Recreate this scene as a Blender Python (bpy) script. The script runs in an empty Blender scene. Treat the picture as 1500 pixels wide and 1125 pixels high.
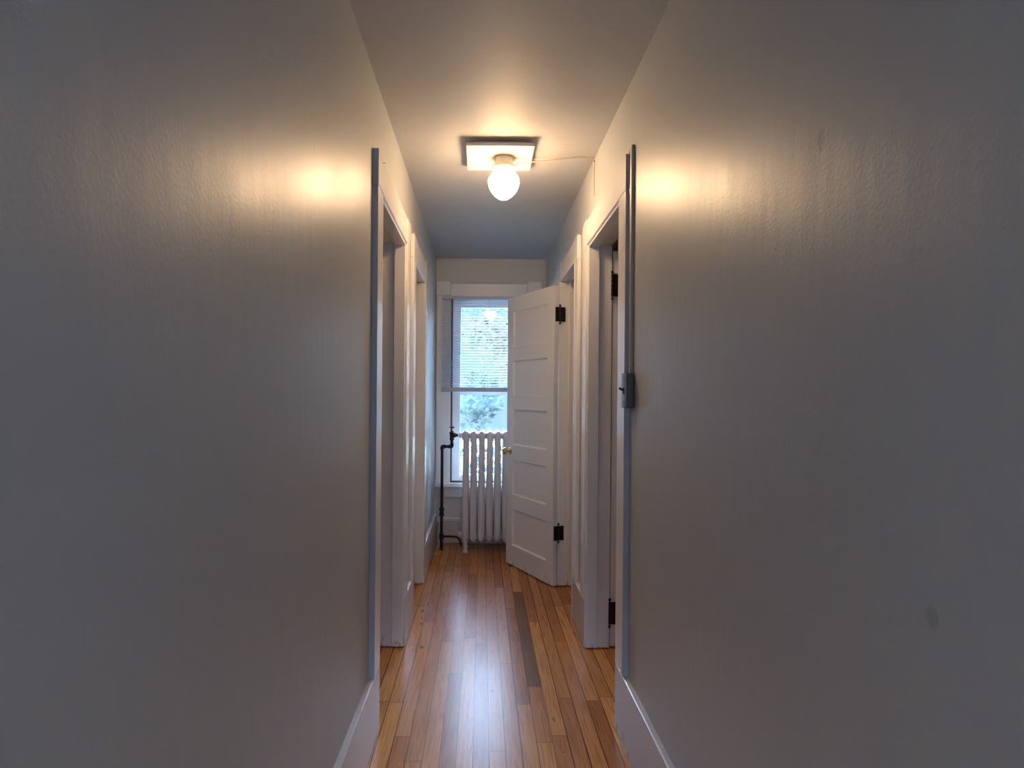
import bpy, bmesh, math, random
from mathutils import Vector, Matrix

scene = bpy.context.scene
COL = scene.collection
random.seed(7)
PI = math.pi

# ------------------------------------------------------------------ measures
HC = 1.31                       # camera height
H = 2.496                       # ceiling
XL, XR = -0.410, 0.555          # plaster planes
T = 0.021                       # board thickness on the walls
BL, BR = XL + T, XR - T         # face of casings and baseboards
YE = 5.27                       # end wall
HB = 0.2527                     # baseboard height
HEAD = 2.083                    # head of the door openings
BLK = 2.215                     # top of the corner blocks
WT = 0.10                       # wall thickness

# ------------------------------------------------------------------ materials
def mat(name, col, rough=0.5, metal=0.0, spec=0.5):
    m = bpy.data.materials.new(name)
    m.use_nodes = True
    b = m.node_tree.nodes['Principled BSDF']
    b.inputs['Base Color'].default_value = (*col, 1)
    b.inputs['Roughness'].default_value = rough
    b.inputs['Metallic'].default_value = metal
    b.inputs['Specular IOR Level'].default_value = spec
    return m

class NT:
    """small helper around a node tree"""
    def __init__(self, m):
        self.t = m.node_tree
        self.b = self.t.nodes.get('Principled BSDF')
    def n(self, kind, **kw):
        x = self.t.nodes.new(kind)
        for k, v in kw.items():
            if k.startswith('_'):
                setattr(x, k[1:], v)
        return x
    def link(self, a, b):
        self.t.links.new(a, b)
    def math(self, op, a, b=None, clamp=False):
        x = self.t.nodes.new('ShaderNodeMath')
        x.operation = op
        x.use_clamp = clamp
        for i, v in enumerate((a, b)):
            if v is None:
                continue
            if isinstance(v, (int, float)):
                x.inputs[i].default_value = v
            else:
                self.link(v, x.inputs[i])
        return x.outputs[0]
    def coords(self):
        return self.n('ShaderNodeTexCoord').outputs['Object']
    def mapping(self, v, scale=(1, 1, 1), loc=(0, 0, 0)):
        x = self.n('ShaderNodeMapping')
        x.inputs['Scale'].default_value = scale
        x.inputs['Location'].default_value = loc
        self.link(v, x.inputs['Vector'])
        return x.outputs[0]
    def noise(self, v, scale, detail=2.0, rough=0.5):
        x = self.n('ShaderNodeTexNoise')
        x.inputs['Scale'].default_value = scale
        x.inputs['Detail'].default_value = detail
        x.inputs['Roughness'].default_value = rough
        self.link(v, x.inputs['Vector'])
        return x.outputs['Fac']
    def ramp(self, f, pts):
        x = self.n('ShaderNodeValToRGB')
        e = x.color_ramp.elements
        while len(e) < len(pts):
            e.new(0.5)
        for i, (p, c) in enumerate(pts):
            e[i].position = p
            e[i].color = (*c, 1) if len(c) == 3 else c
        self.link(f, x.inputs[0])
        return x.outputs['Color']
    def mix(self, f, a, b, mode='MIX'):
        x = self.n('ShaderNodeMix', _data_type='RGBA', _blend_type=mode)
        if isinstance(f, (int, float)):
            x.inputs['Factor'].default_value = f
        else:
            self.link(f, x.inputs['Factor'])
        for i, v in (('A', a), ('B', b)):
            s = [q for q in x.inputs if q.name == i and q.type == 'RGBA'][0]
            if isinstance(v, tuple):
                s.default_value = (*v, 1)
            else:
                self.link(v, s)
        return [q for q in x.outputs if q.type == 'RGBA'][0]
    def bump(self, h, strength, dist):
        x = self.n('ShaderNodeBump')
        x.inputs['Strength'].default_value = strength
        x.inputs['Distance'].default_value = dist
        self.link(h, x.inputs['Height'])
        self.link(x.outputs[0], self.b.inputs['Normal'])
        return x

def spots(k, v, pts):
    """mask that is 1 inside small blobs at given places (object space)"""
    out = None
    for (x, y, z, rx, ry, rz) in pts:
        mp = k.n('ShaderNodeMapping')
        mp.vector_type = 'POINT'
        mp.inputs['Scale'].default_value = (1 / rx, 1 / ry, 1 / rz)
        mp.inputs['Location'].default_value = (-x / rx, -y / ry, -z / rz)
        k.link(v, mp.inputs['Vector'])
        ln = k.n('ShaderNodeVectorMath', _operation='LENGTH')
        k.link(mp.outputs[0], ln.inputs[0])
        m = k.math('SUBTRACT', 1.0, ln.outputs['Value'], clamp=True)
        m = k.math('MULTIPLY', m, 3.0, clamp=True)
        out = m if out is None else k.math('MAXIMUM', out, m)
    return out

def wall_paint(name, col, rough, marks=None, bump=0.45):
    m = mat(name, col, rough)
    k = NT(m)
    v = k.coords()
    big = k.noise(k.mapping(v, (1, 1.5, 0.5)), 3.0, 3)
    fine = k.noise(v, 130.0, 2, 0.6)
    mid = k.noise(k.mapping(v, (1, 2.2, 0.7)), 9.0, 1)
    c = k.mix(big, tuple(x * 0.95 for x in col), tuple(min(1, x * 1.03) for x in col))
    if marks:
        sp = spots(k, v, marks)
        sp = k.math('MULTIPLY', sp, k.math('ADD', k.noise(v, 60.0, 2), 0.25))
        c = k.mix(sp, c, tuple(x * 0.72 for x in col))
    k.link(c, k.b.inputs['Base Color'])
    rr = k.math('ADD', k.math('MULTIPLY', big, 0.12), rough - 0.06)
    k.link(rr, k.b.inputs['Roughness'])
    h = k.math('ADD', k.math('MULTIPLY', fine, 0.26), k.math('MULTIPLY', mid, 0.75))
    k.bump(h, bump, 0.004)
    return m

WALL = (0.44, 0.45, 0.45)
M = {}
M['wall_left'] = wall_paint('wall paint left', WALL, 0.39, [
    (XL, 1.45, 1.90, .3, .004, .018), (XL, 1.17, 1.66, .3, .004, .006), (XL, 0.98, 1.60, .3, .003, .004),
    (XL, 1.30, 1.72, .3, .004, .005), (XL, 1.02, 1.46, .3, .003, .010), (XL, 1.05, 1.735, .3, .002, .004)])
M['wall_right'] = wall_paint('wall paint right', WALL, 0.39, [
    (XR, 0.989, 1.732, .3, .012, .024), (XR, 1.05, 1.745, .3, .004, .004), (XR, 1.21, 1.69, .3, .003, .004),
    (XR, 1.14, 1.59, .3, .003, .005), (XR, 0.737, 1.04, .3, .012, .016), (XR, 1.33, 1.715, .3, .002, .005)])
M['wall'] = wall_paint('wall paint', WALL, 0.40)
M['end_wall'] = wall_paint('end wall paint', (0.60, 0.57, 0.52), 0.45)
M['ceiling'] = wall_paint('ceiling paint', (0.46, 0.45, 0.44), 0.6, None, 0.15)

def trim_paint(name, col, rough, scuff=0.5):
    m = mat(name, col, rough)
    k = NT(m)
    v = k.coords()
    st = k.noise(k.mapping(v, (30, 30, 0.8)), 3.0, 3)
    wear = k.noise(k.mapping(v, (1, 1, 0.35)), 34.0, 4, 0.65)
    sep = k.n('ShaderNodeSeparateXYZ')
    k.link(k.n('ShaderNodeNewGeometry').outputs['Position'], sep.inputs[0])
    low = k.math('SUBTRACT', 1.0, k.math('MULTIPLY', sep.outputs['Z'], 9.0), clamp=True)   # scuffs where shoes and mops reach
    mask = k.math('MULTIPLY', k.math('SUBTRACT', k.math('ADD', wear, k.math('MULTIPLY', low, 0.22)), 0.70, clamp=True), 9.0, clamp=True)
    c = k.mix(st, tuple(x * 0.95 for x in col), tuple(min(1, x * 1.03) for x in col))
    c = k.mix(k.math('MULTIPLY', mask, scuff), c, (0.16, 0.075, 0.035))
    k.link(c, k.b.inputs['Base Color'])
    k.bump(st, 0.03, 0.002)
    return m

M['trim'] = trim_paint('trim paint', (0.80, 0.775, 0.75), 0.24)
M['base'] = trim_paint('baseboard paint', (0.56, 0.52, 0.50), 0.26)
M['door'] = trim_paint('door paint', (0.85, 0.83, 0.81), 0.33, 0.3)
M['radiator'] = trim_paint('radiator enamel', (0.70, 0.66, 0.66), 0.36, 0.35)
M['blind'] = mat('blind vinyl', (0.46, 0.49, 0.54), 0.4)
M['rail'] = mat('blind rail', (0.42, 0.40, 0.40), 0.45)
M['sash'] = mat('sash paint', (0.80, 0.83, 0.87), 0.3)
M['brown'] = mat('bare wood stop', (0.10, 0.060, 0.028), 0.6)
M['iron'] = mat('black iron', (0.018, 0.014, 0.013), 0.5, 0.2)
M['hinge'] = mat('blackened bronze', (0.014, 0.010, 0.010), 0.5, 0.3)
M['brass'] = mat('brass', (0.75, 0.52, 0.22), 0.2, 1.0)
M['grey_metal'] = mat('painted grey steel', (0.11, 0.092, 0.070), 0.5, 0.2)
M['conduit'] = mat('painted conduit', (0.36, 0.32, 0.27), 0.4)
M['edge_shade'] = trim_paint('painted edge shade', (0.42, 0.405, 0.41), 0.35, 0.3)  # greyer than the trim: shade on the near casing edges, put into the colour
M['plate_metal'] = mat('zinc plate', (0.17, 0.185, 0.21), 0.42, 0.5)
M['toggle'] = mat('black bakelite', (0.012, 0.012, 0.012), 0.35)
M['board'] = mat('white board', (0.60, 0.57, 0.53), 0.5)
M['cord'] = mat('painted cord', (0.62, 0.54, 0.43), 0.5)
M['canopy'] = mat('cream enamel', (0.74, 0.70, 0.60), 0.25)
M['nail'] = mat('nail', (0.20, 0.17, 0.14), 0.4, 0.7)
M['bark'] = mat('bark', (0.16, 0.14, 0.13), 0.9)
M['leaf'] = mat('leaf', (0.026, 0.034, 0.032), 0.8, 0.0, 0.08)
k = NT(M['leaf'])
tl = k.n('ShaderNodeBsdfTranslucent'); tl.inputs['Color'].default_value = (.024, .034, .030, 1)
ad = k.n('ShaderNodeAddShader')
k.link(k.b.outputs[0], ad.inputs[0]); k.link(tl.outputs[0], ad.inputs[1])
k.link(ad.outputs[0], [q for q in k.t.nodes if q.type == 'OUTPUT_MATERIAL'][0].inputs['Surface'])
M['outside_ground'] = mat('lawn', (0.28, 0.32, 0.26), 0.9)

# opal glass globe, lit from within
m = mat('lit opal glass', (0.9, 0.86, 0.78), 0.25)
k = NT(m)
k.b.inputs['Emission Color'].default_value = (1.0, 0.66, 0.37, 1)
k.b.inputs['Emission Strength'].default_value = 33.0
sp0 = k.n('ShaderNodeSeparateXYZ')
k.link(k.coords(), sp0.inputs[0])
hot = k.ramp(k.math('DIVIDE', k.math('ADD', sp0.outputs['Z'], 0.217), 0.167), [(0.0, (1.1, 1.1, 1.1)), (0.25, (1.1, 1.1, 1.1)), (0.55, (1.1, 1.1, 1.1)), (0.80, (.32, .32, .32)), (1.0, (.06, .06, .06))])
k.link(k.math('MULTIPLY', hot, 33.0), k.b.inputs['Emission Strength'])
M['globe'] = m

# clear thin pane: passes light and mirrors a little
m = bpy.data.materials.new('window glass')
m.use_nodes = True
t = m.node_tree
t.nodes.clear()
out = t.nodes.new('ShaderNodeOutputMaterial')
tr = t.nodes.new('ShaderNodeBsdfTransparent')
gl = t.nodes.new('ShaderNodeBsdfGlossy')
gl.inputs['Roughness'].default_value = 0.03
fr = t.nodes.new('ShaderNodeFresnel')
fr.inputs['IOR'].default_value = 1.5
mx = t.nodes.new('ShaderNodeMixShader')
t.links.new(fr.outputs[0], mx.inputs[0])
t.links.new(tr.outputs[0], mx.inputs[1])
t.links.new(gl.outputs[0], mx.inputs[2])
t.links.new(mx.outputs[0], out.inputs['Surface'])
M['glass'] = m

# oak strip floor
def floor_mat():
    m = mat('oak strip floor', (0.3, 0.15, 0.06), 0.3)
    k = NT(m)
    v = k.coords()
    s = k.n('ShaderNodeSeparateXYZ')
    k.link(v, s.inputs[0])
    X, Y = s.outputs['X'], s.outputs['Y']
    PW = 0.06
    u = k.math('DIVIDE', k.math('ADD', X, 0.023), PW)
    idx = k.math('FLOOR', u)
    fu = k.math('SUBTRACT', u, idx)
    w1 = k.n('ShaderNodeTexWhiteNoise', _noise_dimensions='1D')
    k.link(idx, w1.inputs['W'])
    r1 = w1.outputs['Value']
    yy = k.math('ADD', k.math('DIVIDE', Y, 1.15), k.math('MULTIPLY', r1, 7.3))
    seg = k.math('FLOOR', yy)
    fy = k.math('SUBTRACT', yy, seg)
    w2 = k.n('ShaderNodeTexWhiteNoise', _noise_dimensions='2D')
    cb = k.n('ShaderNodeCombineXYZ')
    k.link(idx, cb.inputs[0]); k.link(seg, cb.inputs[1])
    k.link(cb.outputs[0], w2.inputs['Vector'])
    r2 = w2.outputs['Value']
    base = k.ramp(r2, [(0.0, (0.42, 0.172, 0.060)), (0.35, (0.52, 0.228, 0.080)), (0.65, (0.60, 0.280, 0.100)), (1.0, (0.70, 0.355, 0.120))])
    # grain: stretched noise shifted per board
    cb2 = k.n('ShaderNodeCombineXYZ')
    k.link(k.math('ADD', k.math('MULTIPLY', X, 1.0), k.math('MULTIPLY', r2, 37.0)), cb2.inputs[0])
    k.link(Y, cb2.inputs[1])
    k.link(k.math('MULTIPLY', r2, 11.0), cb2.inputs[2])
    g1 = k.noise(k.mapping(cb2.outputs[0], (190, 6, 1)), 1.0, 3, 0.6)
    g2 = k.noise(k.mapping(cb2.outputs[0], (34, 1.3, 1)), 1.0, 2, 0.5)
    fig = k.math('SINE', k.math('MULTIPLY', g2, 46.0))                 # cathedral figure
    grain = k.math('ADD', k.math('MULTIPLY', g1, 0.75), k.math('ADD', 0.125, k.math('MULTIPLY', fig, 0.10)))
    gr = k.ramp(grain, [(0.25, (0.60, 0.55, 0.50)), (0.5, (1, 1, 1)), (0.8, (1.12, 1.12, 1.12))])
    c = k.mix(1.0, base, gr, 'MULTIPLY')
    # dark nicks and ink spots
    vz = k.noise(k.mapping(v, (1, 0.5, 1)), 26.0, 3, 0.55)
    st = k.math('MULTIPLY', k.math('SUBTRACT', vz, 0.69, clamp=True), 9.0, clamp=True)
    st = k.math('MAXIMUM', st, spots(k, v, [(-.345, 3.62, 0, .012, .03, 1), (-.34, 3.50, 0, .009, .02, 1), (-.335, 3.42, 0, .012, .02, 1), (.10, 3.52, 0, .010, .012, 1), (.055, 2.65, 0, .010, .012, 1), (.30, 2.42, 0, .005, .02, 1), (.31, 2.2, 0, .005, .005, 1), (-.30, 3.1, 0, .012, .02, 1)]))
    c = k.mix(k.math('MULTIPLY', st, 0.7), c, (0.045, 0.026, 0.016))
    # one weathered dark board piece
    sel = k.math('COMPARE', idx, 4.0)
    sel.node.inputs[2].default_value = 0.1
    sy = k.math('MULTIPLY', k.math('GREATER_THAN', Y, 2.69), k.math('LESS_THAN', Y, 3.98))
    dark = k.math('MULTIPLY', sel, sy)
    c = k.mix(k.math('MULTIPLY', dark, 0.78), c, k.mix(g1, (0.075, 0.045, 0.024), (0.17, 0.105, 0.058)))
    # seams
    e = k.math('MINIMUM', fu, k.math('SUBTRACT', 1.0, fu))
    gapw = k.math('ADD', 0.013, k.math('MULTIPLY', r1, 0.028))
    gap = k.math('LESS_THAN', e, gapw)
    ey = k.math('MINIMUM', fy, k.math('SUBTRACT', 1.0, fy))
    gapy = k.math('LESS_THAN', ey, 0.0012)
    seam = k.math('MAXIMUM', gap, gapy)
    c = k.mix(k.math('MULTIPLY', seam, 0.9), c, (0.030, 0.014, 0.008))
    k.link(c, k.b.inputs['Base Color'])
    k.b.inputs['Specular IOR Level'].default_value = 0.17
    k.b.inputs['Roughness'].default_value = 0.27
    hgt = k.math('SUBTRACT', k.math('MULTIPLY', g1, 0.22), seam)
    k.bump(hgt, 0.30, 0.0022)
    return m
M['floor'] = floor_mat()

# ------------------------------------------------------------------ mesh helpers
class MB:
    def __init__(self):
        self.bm = bmesh.new()
    def box(self, x0, x1, y0, y1, z0, z1, bev=0.0, seg=2):
        x0, x1 = sorted((x0, x1)); y0, y1 = sorted((y0, y1)); z0, z1 = sorted((z0, z1))
        b = bmesh.new()
        vs = [b.verts.new(p) for p in ((x0, y0, z0), (x1, y0, z0), (x1, y1, z0), (x0, y1, z0), (x0, y0, z1), (x1, y0, z1), (x1, y1, z1), (x0, y1, z1))]
        for f in ((3, 2, 1, 0), (4, 5, 6, 7), (0, 1, 5, 4), (1, 2, 6, 5), (2, 3, 7, 6), (3, 0, 4, 7)):
            b.faces.new([vs[i] for i in f])
        if bev:
            bmesh.ops.bevel(b, geom=b.edges[:], offset=bev, segments=seg, profile=0.5, affect='EDGES')
        self.merge(b)
        return self
    def merge(self, b, mtx=None):
        me = bpy.data.meshes.new('tmp')
        b.to_mesh(me); b.free()
        if mtx is not None:
            me.transform(mtx)
        self.bm.from_mesh(me)
        bpy.data.meshes.remove(me)
    def lathe(self, prof, c, axis='Z', n=32, fn=None, cap=True):
        """profile of (radius, height) turned about an axis through c"""
        b = bmesh.new()
        rows = []
        for (r, h) in prof:
            row = []
            for i in range(n):
                a = 2 * PI * i / n
                rr = fn(r, h, a) if fn else r
                row.append(b.verts.new((rr * math.cos(a), rr * math.sin(a), h)))
            rows.append(row)
        for j in range(len(rows) - 1):
            for i in range(n):
                b.faces.new((rows[j][i], rows[j][(i + 1) % n], rows[j + 1][(i + 1) % n], rows[j + 1][i]))
        if cap:
            b.faces.new(rows[0][::-1]); b.faces.new(rows[-1])
        bmesh.ops.recalc_face_normals(b, faces=b.faces[:])
        R = {'Z': Matrix(), 'X': Matrix.Rotation(PI / 2, 4, 'Y'), 'Y': Matrix.Rotation(-PI / 2, 4, 'X')}[axis] if isinstance(axis, str) else axis
        self.merge(b, Matrix.Translation(c) @ R)
        return self
    def tube(self, pts, r, n=12, smooth=0):
        pts = [Vector(p) for p in pts]
        for _ in range(smooth):
            q = [pts[0]]
            for a, b_ in zip(pts, pts[1:]):
                q += [a.lerp(b_, .25), a.lerp(b_, .75)]
            q.append(pts[-1]); pts = q
        b = bmesh.new()
        rows = []
        prev = None
        for i, p in enumerate(pts):
            d = (pts[min(i + 1, len(pts) - 1)] - pts[max(i - 1, 0)]).normalized()
            if prev is None:
                s = d.orthogonal().normalized()
            else:
                s = (prev - d * prev.dot(d)).normalized()
            prev = s
            w = d.cross(s)
            rows.append([b.verts.new(p + r * (math.cos(2 * PI * j / n) * s + math.sin(2 * PI * j / n) * w)) for j in range(n)])
        for j in range(len(rows) - 1):
            for i in range(n):
                b.faces.new((rows[j][i], rows[j][(i + 1) % n], rows[j + 1][(i + 1) % n], rows[j + 1][i]))
        b.faces.new(rows[0][::-1]); b.faces.new(rows[-1])
        bmesh.ops.recalc_face_normals(b, faces=b.faces[:])
        self.merge(b)
        return self
    def loft(self, rings):
        """closed rings of points of equal count, capped"""
        b = bmesh.new()
        rows = [[b.verts.new(p) for p in r] for r in rings]
        n = len(rows[0])
        for j in range(len(rows) - 1):
            for i in range(n):
                b.faces.new((rows[j][i], rows[j][(i + 1) % n], rows[j + 1][(i + 1) % n], rows[j + 1][i]))
        b.faces.new(rows[0][::-1]); b.faces.new(rows[-1])
        bmesh.ops.recalc_face_normals(b, faces=b.faces[:])
        self.merge(b)
        return self
    def build(self, name, m, parent=None, smooth=False):
        """geometry is given in world space; under a parent it is moved into the parent's own space"""
        me = bpy.data.meshes.new(name)
        self.bm.to_mesh(me); self.bm.free()
        me.materials.append(m)
        o = bpy.data.objects.new(name, me)
        COL.objects.link(o)
        if parent is not None:
            o.parent = parent
            mw = Matrix()
            chain = []
            p = parent
            while p is not None:
                chain.append(p); p = p.parent
            for p in reversed(chain):
                mw = mw @ p.matrix_basis
            me.transform(mw.inverted())
        if smooth:
            for f in me.polygons:
                f.use_smooth = True
            me.set_sharp_from_angle(angle=math.radians(38))
        return o

def tag(o, label=None, cat=None, group=None, kind=None):
    if label: o['label'] = label
    if cat: o['category'] = cat
    if group: o['group'] = group
    if kind: o['kind'] = kind
    return o

def empty(name, loc, rz=0.0):
    o = bpy.data.objects.new(name, None)
    COL.objects.link(o)
    o.location = loc
    o.rotation_euler = (0, 0, rz)
    o.empty_display_size = 0.05
    return o

def struct(o, label, cat):
    return tag(o, label, cat, None, 'structure')

# ------------------------------------------------------------------ room shell
Y0 = -0.2        # where the hall opens into the room behind the camera
YB = -2.7        # rear wall of that room
RX0, RX1 = -2.2, 2.4
SY0, SY1 = 1.9, 5.0      # side rooms

f = MB().box(RX0 - .1, RX1 + .1, YB - .1, YE + .12, -0.08, 0.0).build('floor', M['floor'])
struct(f, 'worn honey oak strip floor with one weathered dark board', 'floor')
f = MB().box(RX0 - .1, RX1 + .1, YB - .1, YE + .12, H, H + 0.08).build('ceiling', M['ceiling'])
struct(f, 'off white painted ceiling over the hallway', 'ceiling')

def side_wall(name, x, xo, opens, m, label):
    w = MB()
    ys = [Y0]
    for (a, b) in opens:
        ys += [a - 0.02, b + 0.02]
    ys.append(YE)
    for i in range(0, len(ys), 2):
        w.box(x, xo, ys[i], ys[i + 1], 0, H)
    for (a, b) in opens:
        w.box(x, xo, a - 0.02, b + 0.02, HEAD + 0.02, H)
    return struct(w.build(name, m), label, 'wall')

OL = [(2.34, 3.095), (3.515, 4.125)]
OR = [(2.375, 3.10), (3.515, 4.10)]
side_wall('wall_left', XL, XL - WT, OL, M['wall_left'], 'glossy off white hallway wall without the light switch')
side_wall('wall_right', XR, XR + WT, OR, M['wall_right'], 'glossy off white hallway wall carrying the light switch')

# end wall with the window opening
WX0, WX1, WZ0, WZ1 = -0.279, 0.389, 0.532, 2.161
w = MB()
w.box(XL - WT, WX0, YE, YE + .12, 0, H); w.box(WX1, XR + WT, YE, YE + .12, 0, H)
w.box(WX0, WX1, YE, YE + .12, 0, WZ0); w.box(WX0, WX1, YE, YE + .12, WZ1, H)
struct(w.build('wall_end', M['end_wall']), 'grey painted end wall around the window', 'wall')

# side rooms behind the doorways
for nm, x0, x1, lab in (('wall_west', RX0, XL - WT, 'dim side room walls behind the doorways opposite the switch wall'),
                        ('wall_east', XR + WT, RX1, 'dim side room walls behind the doorways of the switch wall')):
    w = MB()
    w.box(x0, x1, SY0 - .1, SY0, 0, H); w.box(x0, x1, SY1, SY1 + .1, 0, H)
    xs = x0 if x0 < -1 else x1
    w.box(xs - (.1 if xs < 0 else 0), xs + (.1 if xs > 0 else 0), SY0 - .1, SY1 + .1, 0, H)
    struct(w.build(nm, M['wall']), lab, 'wall')

# room behind the camera, daylit by its own window
w = MB()
RW = (-1.9, 2.1, 1.0, 1.5)
w.box(RX0, RW[0], YB - .1, YB, 0, H); w.box(RW[1], RX1, YB - .1, YB, 0, H)
w.box(RW[0], RW[1], YB - .1, YB, 0, RW[2]); w.box(RW[0], RW[1], YB - .1, YB, RW[3], H)
w.box(RX0 - .1, RX0, YB - .1, Y0 + .1, 0, H); w.box(RX1, RX1 + .1, YB - .1, Y0 + .1, 0, H)
w.box(RX0, XL - WT, Y0, Y0 + .1, 0, H); w.box(XR + WT, RX1, Y0, Y0 + .1, 0, H)
struct(w.build('wall_rear', M['wall']), 'walls of the daylit room behind the camera', 'wall')

# ------------------------------------------------------------------ door casings
CW = 0.118
def doorway(n, side, a, b, label, cut_far=True):
    """casing legs on the baseboard, corner blocks, head casing; jamb and stop as parts"""
    x = XL if side < 0 else XR
    s = 1 if side < 0 else -1           # towards the hall
    t = MB()
    for (y0, y1) in ((a - CW, a - .002), (b + .002, b + CW)):
        t.box(x, x + s * T, y0, y1, HB + .001, HEAD - .001, .0022)
        t.box(x, x + s * (T + .001), y0 - .001, y1, HEAD, BLK, .002)
    t.box(x, x + s * (T - .001), a - .001, b + .001, HEAD + .001, BLK - .006, .002)
    root = struct(t.build('trim_%d' % n, M['trim']), label, 'door casing')
    if n in (1, 3):  # thin strip added so the camera-facing casing edge carries painted shade
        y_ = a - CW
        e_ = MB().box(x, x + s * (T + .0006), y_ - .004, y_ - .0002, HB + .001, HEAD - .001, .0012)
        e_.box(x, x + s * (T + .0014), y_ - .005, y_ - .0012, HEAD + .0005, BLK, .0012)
        o_ = e_.build('edge_shade_strip', M['edge_shade'], root)
        o_['label'] = 'casing edge with its shade painted in grey'
    j = MB()
    xo = x - s * (WT + .012)
    xi = x + s * (T - .003)
    for (y0, y1) in ((a - .02, a), (b, b + .02)):
        j.box(xi, xo, y0, y1, .006, HEAD, .002)
    j.box(xi, xo, a - .02, b + .02, HEAD, HEAD + .02, .002)
    j.build('jamb', M['trim'], root)
    st = MB()
    x1, x2 = x + s * .012, x - s * .046
    st.box(x1, x2, a, a + .011, .008, HEAD - .012, .003)
    st.box(x1, x2, b - .011, b, .008, HEAD - .012, .003)
    st.box(x1, x2, a, b, HEAD - .012, HEAD, .003)
    st.build('door_stop', M['trim'], root)
    return root

doorway(1, -1, *OL[0], 'white casing of the nearer doorway opposite the light switch wall')
doorway(2, -1, *OL[1], 'white casing of the far doorway opposite the open panelled door')
doorway(3, 1, *OR[0], 'white casing of the doorway beside the light switch')
# the far doorway on the switch wall holds the open panelled door: hung flush with the hall side
def doorway_hall_hung(n, a, b, label):
    x, s = XR, -1
    t = MB()
    for (y0, y1) in ((a - CW, a - .002), (b + .002, b + CW)):
        t.box(x, x + s * (T if y0 < a else .006), y0, y1, HB + .001, HEAD - .001, .0022)
        t.box(x, x + s * (T + .001), y0 - .001, y1, HEAD, BLK, .002)
    t.box(x, x + s * (T - .001), a - .001, b + .001, HEAD + .001, BLK - .006, .002)
    root = struct(t.build('trim_%d' % n, M['trim']), label, 'door casing')
    j = MB()
    xi, xo = x + s * (T + .002), x - s * (WT + .012)
    for (y0, y1) in ((a - .02, a), (b, b + .02)):
        j.box(xi if y0 < a else .521, xo, y0, y1, .006, HEAD, .002)
    j.box(xi, xo, a - .02, b + .02, HEAD, HEAD + .02, .002)
    j.build('jamb', M['trim'], root)
    st = MB()
    x1, x2 = x - s * .036, x - s * .085
    st.box(x1, x2, a, a + .011, .008, HEAD - .012, .003)
    st.box(x1, x2, b - .011, b, .008, HEAD - .012, .003)
    st.box(x1, x2, a, b, HEAD - .012, HEAD, .003)
    st.build('door_stop', M['trim'], root)
    return root
doorway_hall_hung(4, *OR[1], 'white casing of the doorway that the open panelled door hangs in')

# ------------------------------------------------------------------ baseboards
def baseboard(name, side, y0, y1, label):
    x = XL if side < 0 else XR
    s = 1 if side < 0 else -1
    sec = [(0, .005), (s * T, .005), (s * T, HB - .006), (s * (T - .002), HB - .002), (s * (T - .006), HB), (0, HB + .002)]
    b = MB().loft([[(x + dx, y0, z) for dx, z in sec], [(x + dx, y1, z) for dx, z in sec]])
    return struct(b.build(name, M['base']), label, 'baseboard')
baseboard('baseboard_left', -1, Y0, OL[0][0] - .003, 'tall baseboard running towards the camera opposite the switch wall')
baseboard('baseboard_left.001', -1, OL[0][1] + .005, OL[1][0] - .003, 'short baseboard between the two doorways opposite the switch wall')
baseboard('baseboard_left.002', -1, OL[1][1] + .004, YE, 'baseboard from the far doorway to the radiator corner')
baseboard('baseboard_right', 1, Y0, OR[0][0] - .003, 'tall baseboard running under the light switch')
baseboard('baseboard_right.001', 1, OR[0][1] + .005, OR[1][0] - .003, 'short baseboard between the two doorways of the switch wall')
baseboard('baseboard_right.002', 1, OR[1][1] + .004, YE, 'baseboard behind the open panelled door')
b = MB().box(XL + T, XR - T, YE - .024, YE, .004, .205, .003).box(XL + T, XR - T, YE - .016, YE, .2, .222, .004)
struct(b.build('baseboard_end', M['base']), 'stepped baseboard behind the radiator', 'baseboard')

# ------------------------------------------------------------------ window
win = empty('window_1', (0.055, YE, WZ0))
struct(win, 'white double hung window with corner block casing at the hallway end', 'window')
c = MB()
KX0, KX1 = -0.403, 0.513
c.box(KX0 + .004, WX0, YE - T, YE, WZ0, 2.168, .002)
c.box(WX1, KX1 - .004, YE - T, YE, WZ0, 2.168, .002)
c.box(KX0, WX0 - .001, YE - T - .008, YE, 2.17, 2.292, .003)
c.box(WX1 + .001, KX1, YE - T - .008, YE, 2.17, 2.292, .003)
c.box(WX0, WX1, YE - T, YE, 2.161, 2.271, .002)
c.box(WX0, WX1, YE - T - .012, YE - T, 2.161, 2.172, .002)
c.build('casing', M['trim'], win)
c = MB()
c.box(KX0 - .004, KX1 + .02, YE - .055, YE + .06, WZ0 - .036, WZ0, .006, 3)
c.build('sill', M['trim'], win)
c = MB().box(KX0, KX1, YE - .02, YE, WZ0 - .127, WZ0 - .037, .003)
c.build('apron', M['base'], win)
c = MB()
c.box(WX0, WX0 + .004, YE - .018, YE + .12, WZ0, WZ1); c.box(WX1 - .004, WX1, YE - .018, YE + .12, WZ0, WZ1)
c.box(WX0, WX1, YE - .018, YE + .12, WZ1 - .004, WZ1); c.box(WX0, WX1, YE + .06, YE + .14, WZ0 - .03, WZ0 + .004)
c.build('jamb', M['sash'], win)
c = MB()
c.box(WX0 + .004, WX0 + .019, YE + .002, YE + .022, WZ0, WZ1 - .004, .002)
c.box(WX1 - .019, WX1 - .004, YE + .002, YE + .022, WZ0, WZ1 - .004, .002)
c.box(WX0, WX1, YE + .002, YE + .022, WZ0, WZ0 + .012, .002)
o = c.build('stop_bead', M['brown'], win); o['label'] = 'bare brown wood stop bead'
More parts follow.
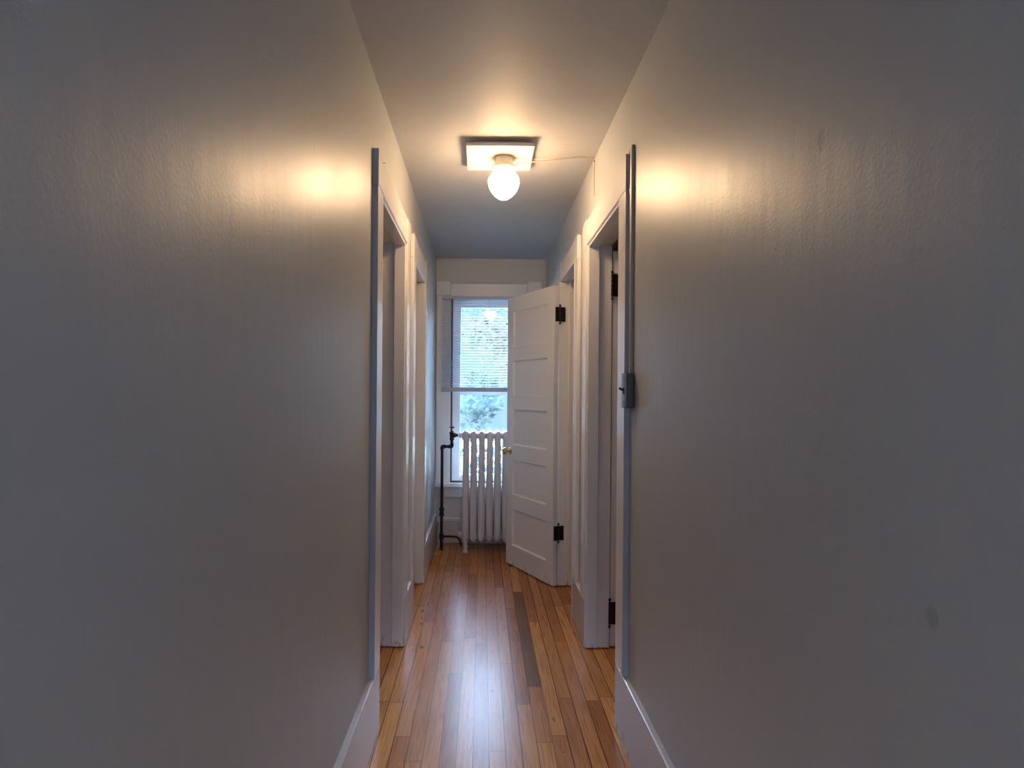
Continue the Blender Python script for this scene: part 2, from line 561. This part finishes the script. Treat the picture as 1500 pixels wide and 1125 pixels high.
def sash(name, y, z0, z1, bot, top):
    c = MB()
    x0, x1 = WX0 + .006, WX1 - .006
    sw = .082
    c.box(x0, x0 + sw, y, y + .032, z0, z1, .003); c.box(x1 - sw, x1, y, y + .032, z0, z1, .003)
    c.box(x0 + sw, x1 - sw, y, y + .032, z0, z0 + bot, .003); c.box(x0 + sw, x1 - sw, y, y + .032, z1 - top, z1, .003)
    s = c.build(name, M['sash'], win)
    MB().box(x0 + sw - .004, x1 - sw + .004, y + .014, y + .017, z0 + bot - .004, z1 - top + .004).build('pane', M['glass'], s)
ZM = 1.318
sash('lower_sash', YE + .024, WZ0 + .004, ZM + .016, .06, .034)
sash('upper_sash', YE + .060, ZM - .016, WZ1 - .004, .034, .085)

# mini blind hung on the front of the casing
BX0, BX1, BY = -0.352, 0.462, YE - T - .026
bl = empty('mini_blind', (0.055, BY, 1.34))
tag(bl, 'white horizontal mini blind half lowered over the end window', 'window blind')
MB().box(BX0, BX1, BY - .014, BY + .014, 2.132, 2.158, .003).build('headrail', M['blind'], bl)
sl = MB()
z = 2.118
zs = []
while z > 1.385:
    b = bmesh.new()
    rows = []
    for i in range(6):
        u = -1 + 2 * i / 5
        yy, zz = u * .0125, .0020 * (1 - u * u)
        th = math.radians(9)
        y2, z2 = yy * math.cos(th) - zz * math.sin(th), yy * math.sin(th) + zz * math.cos(th)
        rows.append([b.verts.new((BX0 + .004, BY + y2, z + z2)), b.verts.new((BX1 - .004, BY + y2, z + z2)), b.verts.new((BX1 - .004, BY + y2, z + z2 - .0005)), b.verts.new((BX0 + .004, BY + y2, z + z2 - .0005))])
    for r0, r1 in zip(rows, rows[1:]):
        for i in range(4):
            b.faces.new((r0[i], r0[(i + 1) % 4], r1[(i + 1) % 4], r1[i]))
    b.faces.new(rows[0][::-1]); b.faces.new(rows[-1])
    bmesh.ops.recalc_face_normals(b, faces=b.faces[:])
    sl.merge(b)
    zs.append(z)
    z -= .0235
sl.build('slats', M['blind'], bl)
o = MB().box(BX0, BX1, BY - .013, BY + .013, 1.328, 1.366, .004).build('bottom_rail', M['rail'], bl)
o['label'] = 'grey bottom rail'
for cx in (BX0 + .075, 0.055, BX1 - .075):
    cc = MB()
    for dy in (-.0135, .0135):
        cc.tube([(cx, BY + dy, 2.14), (cx, BY + dy, 1.35)], .0009, 6)
    cc.tube([(cx + .006, BY, 2.14), (cx + .006, BY, 1.35)], .0008, 6)
    cc.build('ladder_cord', M['blind'], bl)

# ------------------------------------------------------------------ panelled door standing open
P0 = Vector((0.4865, 4.066, 0.0))
ang = math.atan2(.896, -.444)
def hinge(parent, pin, dirs, z, hgt=.098, leaf=.038):
    """butt hinge: two leaves along given directions (world), knuckle and ball tips"""
    h = MB()
    for d, nrm in dirs:
        d = Vector(d).normalized(); nrm = Vector(nrm).normalized()
        p = Vector(pin)
        q = []
        for zz in (z - hgt / 2, z + hgt / 2):
            q.append([(p + d * a + nrm * c_) + Vector((0, 0, zz)) for a, c_ in ((.003, 0), (leaf, 0), (leaf, .0024), (.003, .0024))])
        h.loft(q)
        for zz in (-.03, 0, .03):
            for a in (.014, .028):
                cc = p + d * a + nrm * .0026 + Vector((0, 0, z + zz))
                R = Vector((0, 0, 1)).rotation_difference(nrm).to_matrix().to_4x4()
                h.lathe([(.0028, 0), (.0028, .0006), (.0015, .0012)], cc, R, 8)
    hb = h.build('hinge', M['hinge'], parent)
    hb['label'] = 'black butt hinge'
    kn = MB()
    for i in range(5):
        z0 = z - hgt / 2 + hgt * i / 5
        kn.lathe([(.0055, z0 + .001), (.0062, z0 + .003), (.0062, z0 + hgt / 5 - .003), (.0055, z0 + hgt / 5 - .001)], (pin[0], pin[1], 0), 'Z', 12)
    for sgn in (1, -1):
        e = z + sgn * hgt / 2
        pr = [(.0035, e), (.0035, e + sgn * .004), (.0066, e + sgn * .008), (.0072, e + sgn * .012), (.0050, e + sgn * .017), (.0018, e + sgn * .021)]
        kn.lathe(pr, (pin[0], pin[1], 0), 'Z', 12)
    kn.build('knuckle', M['hinge'], hb, True)
    return hb

dr = empty('door_1', P0, ang)
struct(dr, 'white panelled door standing open in front of the radiator', 'door')
DM = Matrix.Translation(P0) @ Matrix.Rotation(ang, 4, 'Z')
DL, DT, DZ0, DZ1 = .656, .035, .012, 2.050
def dbox(mb, x0, x1, y0, y1, z0, z1, bev=0.0):
    t = MB().box(x0, x1, y0, y1, z0, z1, bev)
    me = bpy.data.meshes.new('t'); t.bm.to_mesh(me); t.bm.free()
    me.transform(DM); mb.bm.from_mesh(me); bpy.data.meshes.remove(me)
ST = .088
pan = [(1.668, 1.936), (1.295, 1.563), (.926, 1.194), (.547, .810), (.163, .436)]
s = MB()
dbox(s, 0, ST, -DT, 0, DZ0, DZ1, .0015)
dbox(s, DL - ST, DL, -DT, 0, DZ0, DZ1, .0015)
edges = [DZ1] + [q for p in pan for q in (p[1], p[0])] + [DZ0]
for i in range(0, len(edges), 2):
    dbox(s, ST - .001, DL - ST + .001, -DT, 0, edges[i + 1], edges[i], .0012)
s.build('slab', M['door'], dr)
for (z0, z1) in pan:
    p = MB()
    dbox(p, ST - .002, DL - ST + .002, -DT + .013, -.013, z0 - .002, z1 + .002)
    # sloped sticking around the panel, both faces
    for y_out, y_in in ((-.001, -.0135), (-DT + .001, -DT + .0135)):
        for q in (((ST, z0), (DL - ST, z0), 0, 1), ((ST, z1), (DL - ST, z1), 0, -1), ((ST, z0), (ST, z1), 1, 0), ((DL - ST, z0), (DL - ST, z1), -1, 0)):
            (xa, za), (xb, zb), sx, sz = q
            w_ = .009
            ring = []
            for (x_, z_) in ((xa, za), (xb, zb)):
                tri = [(x_, y_out, z_), (x_, y_in, z_), (x_ + sx * w_, y_in, z_ + sz * w_)]
                ring.append([tuple(DM @ Vector(v_)) for v_ in tri])
            p.loft(ring)
    p.build('panel', M['door'], dr)
# knob
kx, kz = DL - .058, .876
kp = DM @ Vector((kx, 0, kz))
nrm = (DM.to_3x3() @ Vector((0, 1, 0)))
for sgn in (1, -1):
    R = Vector((0, 0, 1)).rotation_difference(nrm * sgn).to_matrix().to_4x4()
    base = kp if sgn == 1 else DM @ Vector((kx, -DT, kz))
    kb = MB().lathe([(.010, .004), (.0085, .022), (.0105, .030), (.019, .034), (.0255, .042), (.027, .050), (.0245, .058), (.017, .0635), (.006, .066)], base, R, 24)
    ko = kb.build('door_knob', M['brass'], dr, True)
    ko['label'] = 'polished brass knob'
    MB().lathe([(.027, 0), (.027, .002), (.022, .006), (.011, .0075)], base, R, 24).build('rose', M['brass'], ko, True)
pin = (0.527, 4.0862, 0)
udir = (-.896 * -1, 0, 0)
for hz in (1.855, .367):
    hinge(dr, pin, [((-.896, -.444, 0), (.444, -.896, 0)), ((1, .25, 0), (0.25, -1, 0))], hz)

# doors of the side rooms, standing open inside them
def room_door(n, side, yj, label, hz, rz):
    x0 = (XR + WT + .016) if side > 0 else (XL - WT - .016)
    s = 1 if side > 0 else -1
    d = empty('door_%d' % n, (x0, yj, 0))
    struct(d, label, 'door')
    L = .70
    c = MB()
    c.box(x0, x0 + s * .09, yj + .004, yj + .039, .012, 2.055, .0015)
    c.box(x0 + s * (L - .09), x0 + s * L, yj + .004, yj + .039, .012, 2.055, .0015)
    e = [2.055] + [q for p in pan for q in (p[1], p[0])] + [.012]
    for i in range(0, len(e), 2):
        c.box(x0 + s * .089, x0 + s * (L - .089), yj + .004, yj + .039, e[i + 1], e[i], .001)
    c.build('slab', M['door'], d)
    for (z0, z1) in pan:
        MB().box(x0 + s * .086, x0 + s * (L - .086), yj + .014, yj + .029, z0 - .003, z1 + .003).build('panel', M['door'], d)
    for q in hz:
        hinge(d, (x0 - s * .004, yj - .004, 0), [((s, .05, 0), (0, -1, 0)), ((-s * .15, 1, 0), (s, 0, 0))], q, .115, .042)
    return d
room_door(2, 1, OR[0][1], 'door edge with black hinges inside the doorway beside the switch', (1.875, .185), 0)
room_door(3, -1, OL[0][1], 'door edge inside the nearer doorway opposite the switch wall', (1.90, .243), 0)

# ------------------------------------------------------------------ radiator
RY = 5.04
NS, PITCH, RX = 9, .066, -.129
rad = empty('radiator', (RX + PITCH * 4, RY, 0))
tag(rad, 'old white cast iron column radiator below the window', 'radiator')
ZB, ZT = .092, 1.003
def section(cx, foot):
    s = MB()
    for dy in (-.078, 0, .078):
        rings = []
        # vertical column, full at the ends, waisted through its run
        prof = [(ZB, .008, .012), (ZB + .006, .017, .022), (ZB + .02, .0245, .030), (ZB + .06, .0290, .034), (ZB + .12, .0285, .030), (.40, .0287, .029), (.50, .0292, .031), (.54, .0294, .031), (.60, .0264, .029), (.80, .0260, .029),
                (ZT - .09, .0245, .030), (ZT - .05, .0285, .035), (ZT - .022, .0270, .033), (ZT - .008, .0190, .024), (ZT, .008, .010)]
        for (z_, rx, ry) in prof:
            rings.append([(cx + rx * math.cos(2 * PI * i / 16), RY + dy + ry * math.sin(2 * PI * i / 16), z_) for i in range(16)])
        s.loft(rings)
    for (z0, z1) in ((ZB + .012, ZB + .066), (ZT - .068, ZT - .010)):
        s.box(cx - .020, cx + .020, RY - .085, RY + .085, z0, z1, .014, 3)
        # hubs that join one section to the next
        zc = (z0 + z1) / 2
        for dy in (-.05, .05):
            s.lathe([(.024, -.034), (.024, .034)], (cx, RY + dy, zc), 'X', 16)
    # raised scroll shoulder on the crown
    s.tube([(cx, RY - .092, ZT - .06), (cx, RY - .072, ZT - .019), (cx, RY, ZT - .012), (cx, RY + .072, ZT - .019), (cx, RY + .092, ZT - .06)], .019, 12, 2)
    if foot:
        for dy in (-.078, .078):
            rings = []
            for (z_, r) in ((0.0, .019), (.012, .020), (.03, .0155), (.07, .017), (.12, .024)):
                rings.append([(cx + r * math.cos(2 * PI * i / 14), RY + dy * 1.05 + r * 1.15 * math.sin(2 * PI * i / 14), z_) for i in range(14)])
            s.loft(rings)
    return s
proto_mid = None
for i in range(NS):
    cx = RX + i * PITCH
    o = section(cx, i in (0, NS - 1)).build('radiator_section', M['radiator'], rad, True)
for z_ in (ZT - .04, ZB + .04):
    MB().lathe([(.017, 0), (.026, .006), (.026, .016), (.019, .020), (.016, .032)][::1], (RX - .062, RY, z_), 'X', 8).build('end_bushing', M['radiator'], rad)

# black iron steam pipe beside the radiator
pp = empty('heating_pipe', (-.332, RY, 0))
tag(pp, 'black iron heating pipe with elbows rising beside the radiator', 'pipe')
r = .0125
PX, VX = -.330, -.249
MB().tube([(PX, RY, 0), (PX, RY, .845)], r, 14).build('riser', M['iron'], pp, True)
MB().lathe([(.021, 0), (.021, .006), (.014, .010)], (PX, RY, 0), 'Z', 20).build('floor_flange', M['iron'], pp, True)
def elbow(pts, rad_=.0165):
    return MB().tube(pts, rad_, 14, 3)
elbow([(PX, RY, .84), (PX, RY, .866), (PX + .026, RY, .866)]).build('elbow', M['iron'], pp, True)
MB().tube([(PX + .02, RY, .866), (VX - .02, RY, .866)], r, 14).build('cross_pipe', M['iron'], pp, True)
elbow([(VX - .026, RY, .866), (VX, RY, .866), (VX, RY, .892)]).build('elbow', M['iron'], pp, True)
MB().tube([(VX, RY, .885), (VX, RY, .93)], r, 14).build('nipple', M['iron'], pp, True)
va = MB().lathe([(.014, .918), (.020, .924), (.021, .935), (.017, .94), (.019, .962), (.022, .975), (.022, .985), (.015, .992), (.010, 1.0)], (VX, RY, 0), 'Z', 16)
va.lathe([(.013, -.003), (.014, .012), (.021, .016), (.021, .03), (.014, .034), (.013, .052)], (VX, RY, .962), 'X', 8)
v = va.build('valve', M['iron'], pp, True)
MB().lathe([(.004, 1.0), (.004, 1.02), (.018, 1.022), (.021, 1.027), (.018, 1.034), (.004, 1.036)], (VX, RY, 0), 'Z', 20).build('handle', M['iron'], v, True)
MB().lathe([(.013, .283), (.021, .286), (.021, .302), (.017, .305), (.017, .330), (.021, .333), (.021, .352), (.013, .355)], (PX, RY, 0), 'Z', 8).build('union', M['iron'], pp)
MB().lathe([(.018, .088), (.020, .092), (.020, .132), (.018, .136)], (PX, RY, 0), 'Z', 14).build('tee', M['iron'], pp, True)
MB().tube([(PX, RY, .112), (-.225, RY, .112), (-.195, RY - .02, .110), (-.175, RY - .05, .098), (-.168, RY - .07, .075), (-.164, RY - .076, .05)], .0095, 12, 2).build('return_pipe', M['iron'], pp, True)

# white painted stub pipe in the corner
sp = empty('stub_pipe', (-.352, RY + .10, 0))
tag(sp, 'short white painted pipe stub in the corner behind the black pipe', 'pipe')
MB().lathe([(.016, 0), (.022, .004), (.023, .05), (.023, .20), (.020, .215), (.010, .222)], (-.352, RY + .10, 0), 'Z', 18).build('stub', M['radiator'], sp, True)
MB().lathe([(.028, 0), (.028, .004), (.024, .008)], (-.352, RY + .10, 0), 'Z', 18).build('floor_collar', M['radiator'], sp, True)

# ------------------------------------------------------------------ ceiling light, its board and cords
LX, LY = .098, 2.935
PZ = 2.462
bd = MB()
bd.box(-.083, .236, 2.788, 3.098, PZ, PZ + .017, .0015)
bd.box(-.050, .205, 2.82, 3.07, PZ + .017, H)
bo = tag(bd.build('mounting_board', M['board']), 'square white board screwed to the ceiling above the globe lamp', 'board')
for (x_, y_) in ((-.020, 2.815), (.200, 2.815), (-.02, 3.07), (.200, 3.07)):
    MB().lathe([(.0035, PZ + .0001), (.0045, PZ - .0007), (.002, PZ - .0015)], (x_, y_, 0), 'Z', 10).build('screw', M['nail'], bo)

la = empty('ceiling_light', (LX, LY, PZ))
tag(la, 'lit opal glass globe ceiling light with cream holder', 'ceiling lamp')
MB().lathe([(.046, PZ - .0001), (.046, PZ - .010), (.046, 2.428), (.044, 2.420)], (LX, LY, 0), 'Z', 36).build('canopy', M['canopy'], la, True)
MB().lathe([(z_[0], z_[1] - .026) for z_ in ((.044, 2.450), (.057, 2.447), (.0605, 2.442), (.0605, 2.436), (.057, 2.432), (.055, 2.426), (.052, 2.416), (.049, 2.409))], (LX, LY, 0), 'Z', 40).build('fitter_ring', M['canopy'], la, True)
for i in range(3):
    a = 2 * PI * i / 3 + .5
    R = Vector((0, 0, 1)).rotation_difference(Vector((math.cos(a), math.sin(a), 0))).to_matrix().to_4x4()
    MB().lathe([(.002, -.004), (.002, .004), (.0045, .005), (.0045, .009), (.002, .010)], (LX + .056 * math.cos(a), LY + .056 * math.sin(a), 2.4025), R, 10).build('thumb_screw', M['canopy'], la, True)
gp = []
Z_T, Z_B = 2.392, 2.258
ctrl = [(0, .046), (.04, .055), (.10, .0645), (.18, .0700), (.28, .0730), (.38, .0735), (.50, .0705), (.62, .0640), (.73, .0550), (.82, .0450), (.89, .0345), (.95, .0220), (.985, .0110), (1.0, .003)]
prof = []
for (a, ra), (b, rb) in zip(ctrl, ctrl[1:]):
    for j in range(5):
        u = j / 5
        prof.append((ra + (rb - ra) * u, Z_T + (Z_B - Z_T) * (a + (b - a) * u)))
prof.append((ctrl[-1][1], Z_B))
def scal(r_, h, a):
    u = (Z_T - h) / (Z_T - Z_B)
    e = max(0, min(1, (u - .12) * 8))
    return r_ * (1 + e * .045 * (math.cos(12 * a + 34 * u) * math.cos(12 * a - 34 * u)))
MB().lathe(prof, (LX, LY, 0), 'Z', 96, scal).build('globe', M['globe'], la, True)

cd = MB().tube([(LX + .056, LY, 2.430), (.20, LY, 2.441), (.239, LY, 2.446), (.308, 2.945, 2.456), (.40, 2.96, 2.472), (.47, 2.985, 2.488), (.535, 3.0, 2.491), (.549, 3.008, 2.486), (.5515, 3.01, 2.46), (.5515, 3.011, 2.40), (.5515, 3.013, 2.36), (.5515, 3.008, 2.306)], .0032, 8, 2)
tag(cd.build('lamp_cord', M['cord'], None, True), 'cream cord sagging from the globe lamp and running down the wall', 'cord')
cd = MB().tube([(.205, 3.0, 2.4915), (.24, 3.0, 2.487), (.30, 2.995, 2.482), (.38, 2.99, 2.487), (.46, 3.0, 2.4925), (.53, 3.018, 2.4925), (.551, 3.02, 2.4915)], .0020, 8, 2)
tag(cd.build('bell_wire', M['cord'], None, True), 'thin cream wire from under the ceiling board to the wall', 'cord')
MB().box(.5485, .555, 3.004, 3.016, 2.476, 2.482, .0008).build('cord_staple', M['nail'])
tag(bpy.data.objects['cord_staple'], 'small dark staple pinning the cream cord at the wall top', 'staple')

# ------------------------------------------------------------------ surface switch and conduit
sw = empty('light_switch', (XR, 2.215, 1.26))
tag(sw, 'grey metal surface box switch with black toggle beside the doorway', 'light switch')
MB().box(.526, .555, 2.180, 2.250, 1.263, 1.390, .007, 4).build('box', M['grey_metal'], sw, True)
MB().box(.5225, .527, 2.179, 2.252, 1.262, 1.391, .0018, 2).build('cover_plate', M['plate_metal'], sw, True)
tg = MB()
tg.box(.519, .5235, 2.209, 2.221, 1.314, 1.338, .001)
tg.tube([(.524, 2.215, 1.326), (.512, 2.215, 1.332), (.505, 2.215, 1.336)], .0042, 10)
tg.build('toggle', M['toggle'], sw, True)
for z_ in (1.285, 1.367):
    MB().lathe([(.0035, 0), (.0035, .001), (.0018, .0016)], (.5226, 2.215, z_), Matrix.Rotation(-PI / 2, 4, 'Y'), 10).build('screw', M['nail'], sw)

cn = MB()
cn.box(.543, .555, 2.206, 2.232, 1.391, 2.232, .003)
cn.box(.543, .555, 2.225, 2.256, 2.217, 2.232, .003)
cn = tag(cn.build('electrical_conduit', M['conduit']), 'narrow painted metal conduit rising from the light switch', 'conduit')
MB().box(.5422, .556, 2.204, 2.234, 2.06, 2.075, .001).build('strap', M['conduit'], cn)

nl = MB().lathe([(.0012, 0), (.0012, .010), (.003, .0105), (.003, .012), (.001, .0125)], (BL, 2.30, 2.19), 'X', 10)
tag(nl.build('nail', M['nail'], None), 'tiny nail in the corner block above the nearer doorway casing', 'nail')

# ------------------------------------------------------------------ outside
tree = empty('tree', (.5, 10.0, -3.2))
tag(tree, 'pale leafy tree filling the view outside the window', 'tree')
tk = MB()
tk.tube([(1.0, 10.8, -3.2), (.95, 10.8, -1.8), (1.0, 10.8, -.6)], .16, 12, 2)
tk.build('trunk', M['bark'], tree, True)
lf = bmesh.new()
cl = [(random.gauss(.75, .95), random.uniform(9.0, 11.2), random.uniform(-1.6, 2.75), random.uniform(.3, .6)) for _ in range(52)]
for (cx, cy, cz, cr) in cl:
    for _ in range(240):
        d = Vector((random.gauss(0, 1), random.gauss(0, 1), random.gauss(0, 1))).normalized() * cr * random.uniform(.5, 1)
        p = Vector((cx, cy, cz)) + d
        a = Vector((random.gauss(0, 1), random.gauss(0, 1), random.gauss(0, .6))).normalized()
        b_ = a.orthogonal().normalized()
        b_ = (Matrix.Rotation(random.uniform(0, PI), 3, a) @ b_)
        L, W = random.uniform(.05, .085), random.uniform(.022, .036)
        vs = [lf.verts.new(p - a * L), lf.verts.new(p + b_ * W), lf.verts.new(p + a * L), lf.verts.new(p - b_ * W)]
        lf.faces.new(vs)
me = bpy.data.meshes.new('foliage'); lf.to_mesh(me); lf.free()
me.materials.append(M['leaf'])
me.transform(Matrix.Translation((-.5, -10.0, 3.2)))
fo = bpy.data.objects.new('foliage', me); COL.objects.link(fo); fo.parent = tree
g = MB().box(-30, 30, YE + .6, 60, -3.3, -3.2).build('ground', M['outside_ground'])
struct(g, 'lawn below the window outside', 'ground')

# ------------------------------------------------------------------ light
wd = bpy.data.worlds.new('sky')
scene.world = wd
wd.use_nodes = True
t = wd.node_tree
bg = t.nodes['Background']
tc = t.nodes.new('ShaderNodeTexCoord')
sp_ = t.nodes.new('ShaderNodeSeparateXYZ')
t.links.new(tc.outputs['Generated'], sp_.inputs[0])
rp = t.nodes.new('ShaderNodeValToRGB')
e = rp.color_ramp.elements
e[0].position = 0.0; e[0].color = (.16, .27, .46, 1)
e[1].position = 0.29; e[1].color = (9.5, 13.5, 20.0, 1)
x_ = e.new(0.17); x_.color = (.16, .27, .46, 1)
t.links.new(sp_.outputs['Z'], rp.inputs[0])
t.links.new(rp.outputs['Color'], bg.inputs['Color'])
bg.inputs['Strength'].default_value = 1.0

def area(name, loc, rot, sx, sy, power, col, portal=False):
    l = bpy.data.lights.new(name, 'AREA')
    l.shape = 'RECTANGLE'; l.size = sx; l.size_y = sy; l.energy = power; l.color = col
    l.cycles.is_portal = portal
    o = bpy.data.objects.new(name, l); COL.objects.link(o)
    o.location = loc; o.rotation_euler = rot
    return o
area('end_window_portal', (.055, YE + .13, (WZ0 + WZ1) / 2), (-PI / 2, 0, 0), WX1 - WX0, WZ1 - WZ0, 1, (1, 1, 1), True)
area('rear_window_daylight', (.1, YB - .06, 1.25), (PI / 2, 0, 0), 3.9, .49, 11.0, (.14, .50, 1.0))

# ------------------------------------------------------------------ camera
cam = bpy.data.cameras.new('camera')
co = bpy.data.objects.new('camera', cam)
COL.objects.link(co)
cam.sensor_width = 36.0
cam.lens = 880.0 / 1500.0 * 36.0
cam.shift_x = (750 - 706) / 1500.0
cam.shift_y = (577 - 562.5) / 1500.0
cam.clip_start = 0.02
co.matrix_world = Matrix.Translation((0, 0, HC)) @ Matrix.Rotation(PI / 2, 4, 'X') @ Matrix.Rotation(0.0081, 4, 'Z')
scene.camera = co

vs = scene.view_settings
scene.display_settings.display_device = 'sRGB'
vs.view_transform = 'Standard'
vs.look = 'None'
vs.exposure = 1.65
vs.gamma = 1.0
vs.use_curve_mapping = False
scene.cycles.max_bounces = 16
scene.cycles.diffuse_bounces = 8
scene.cycles.glossy_bounces = 6
scene.cycles.transparent_max_bounces = 16
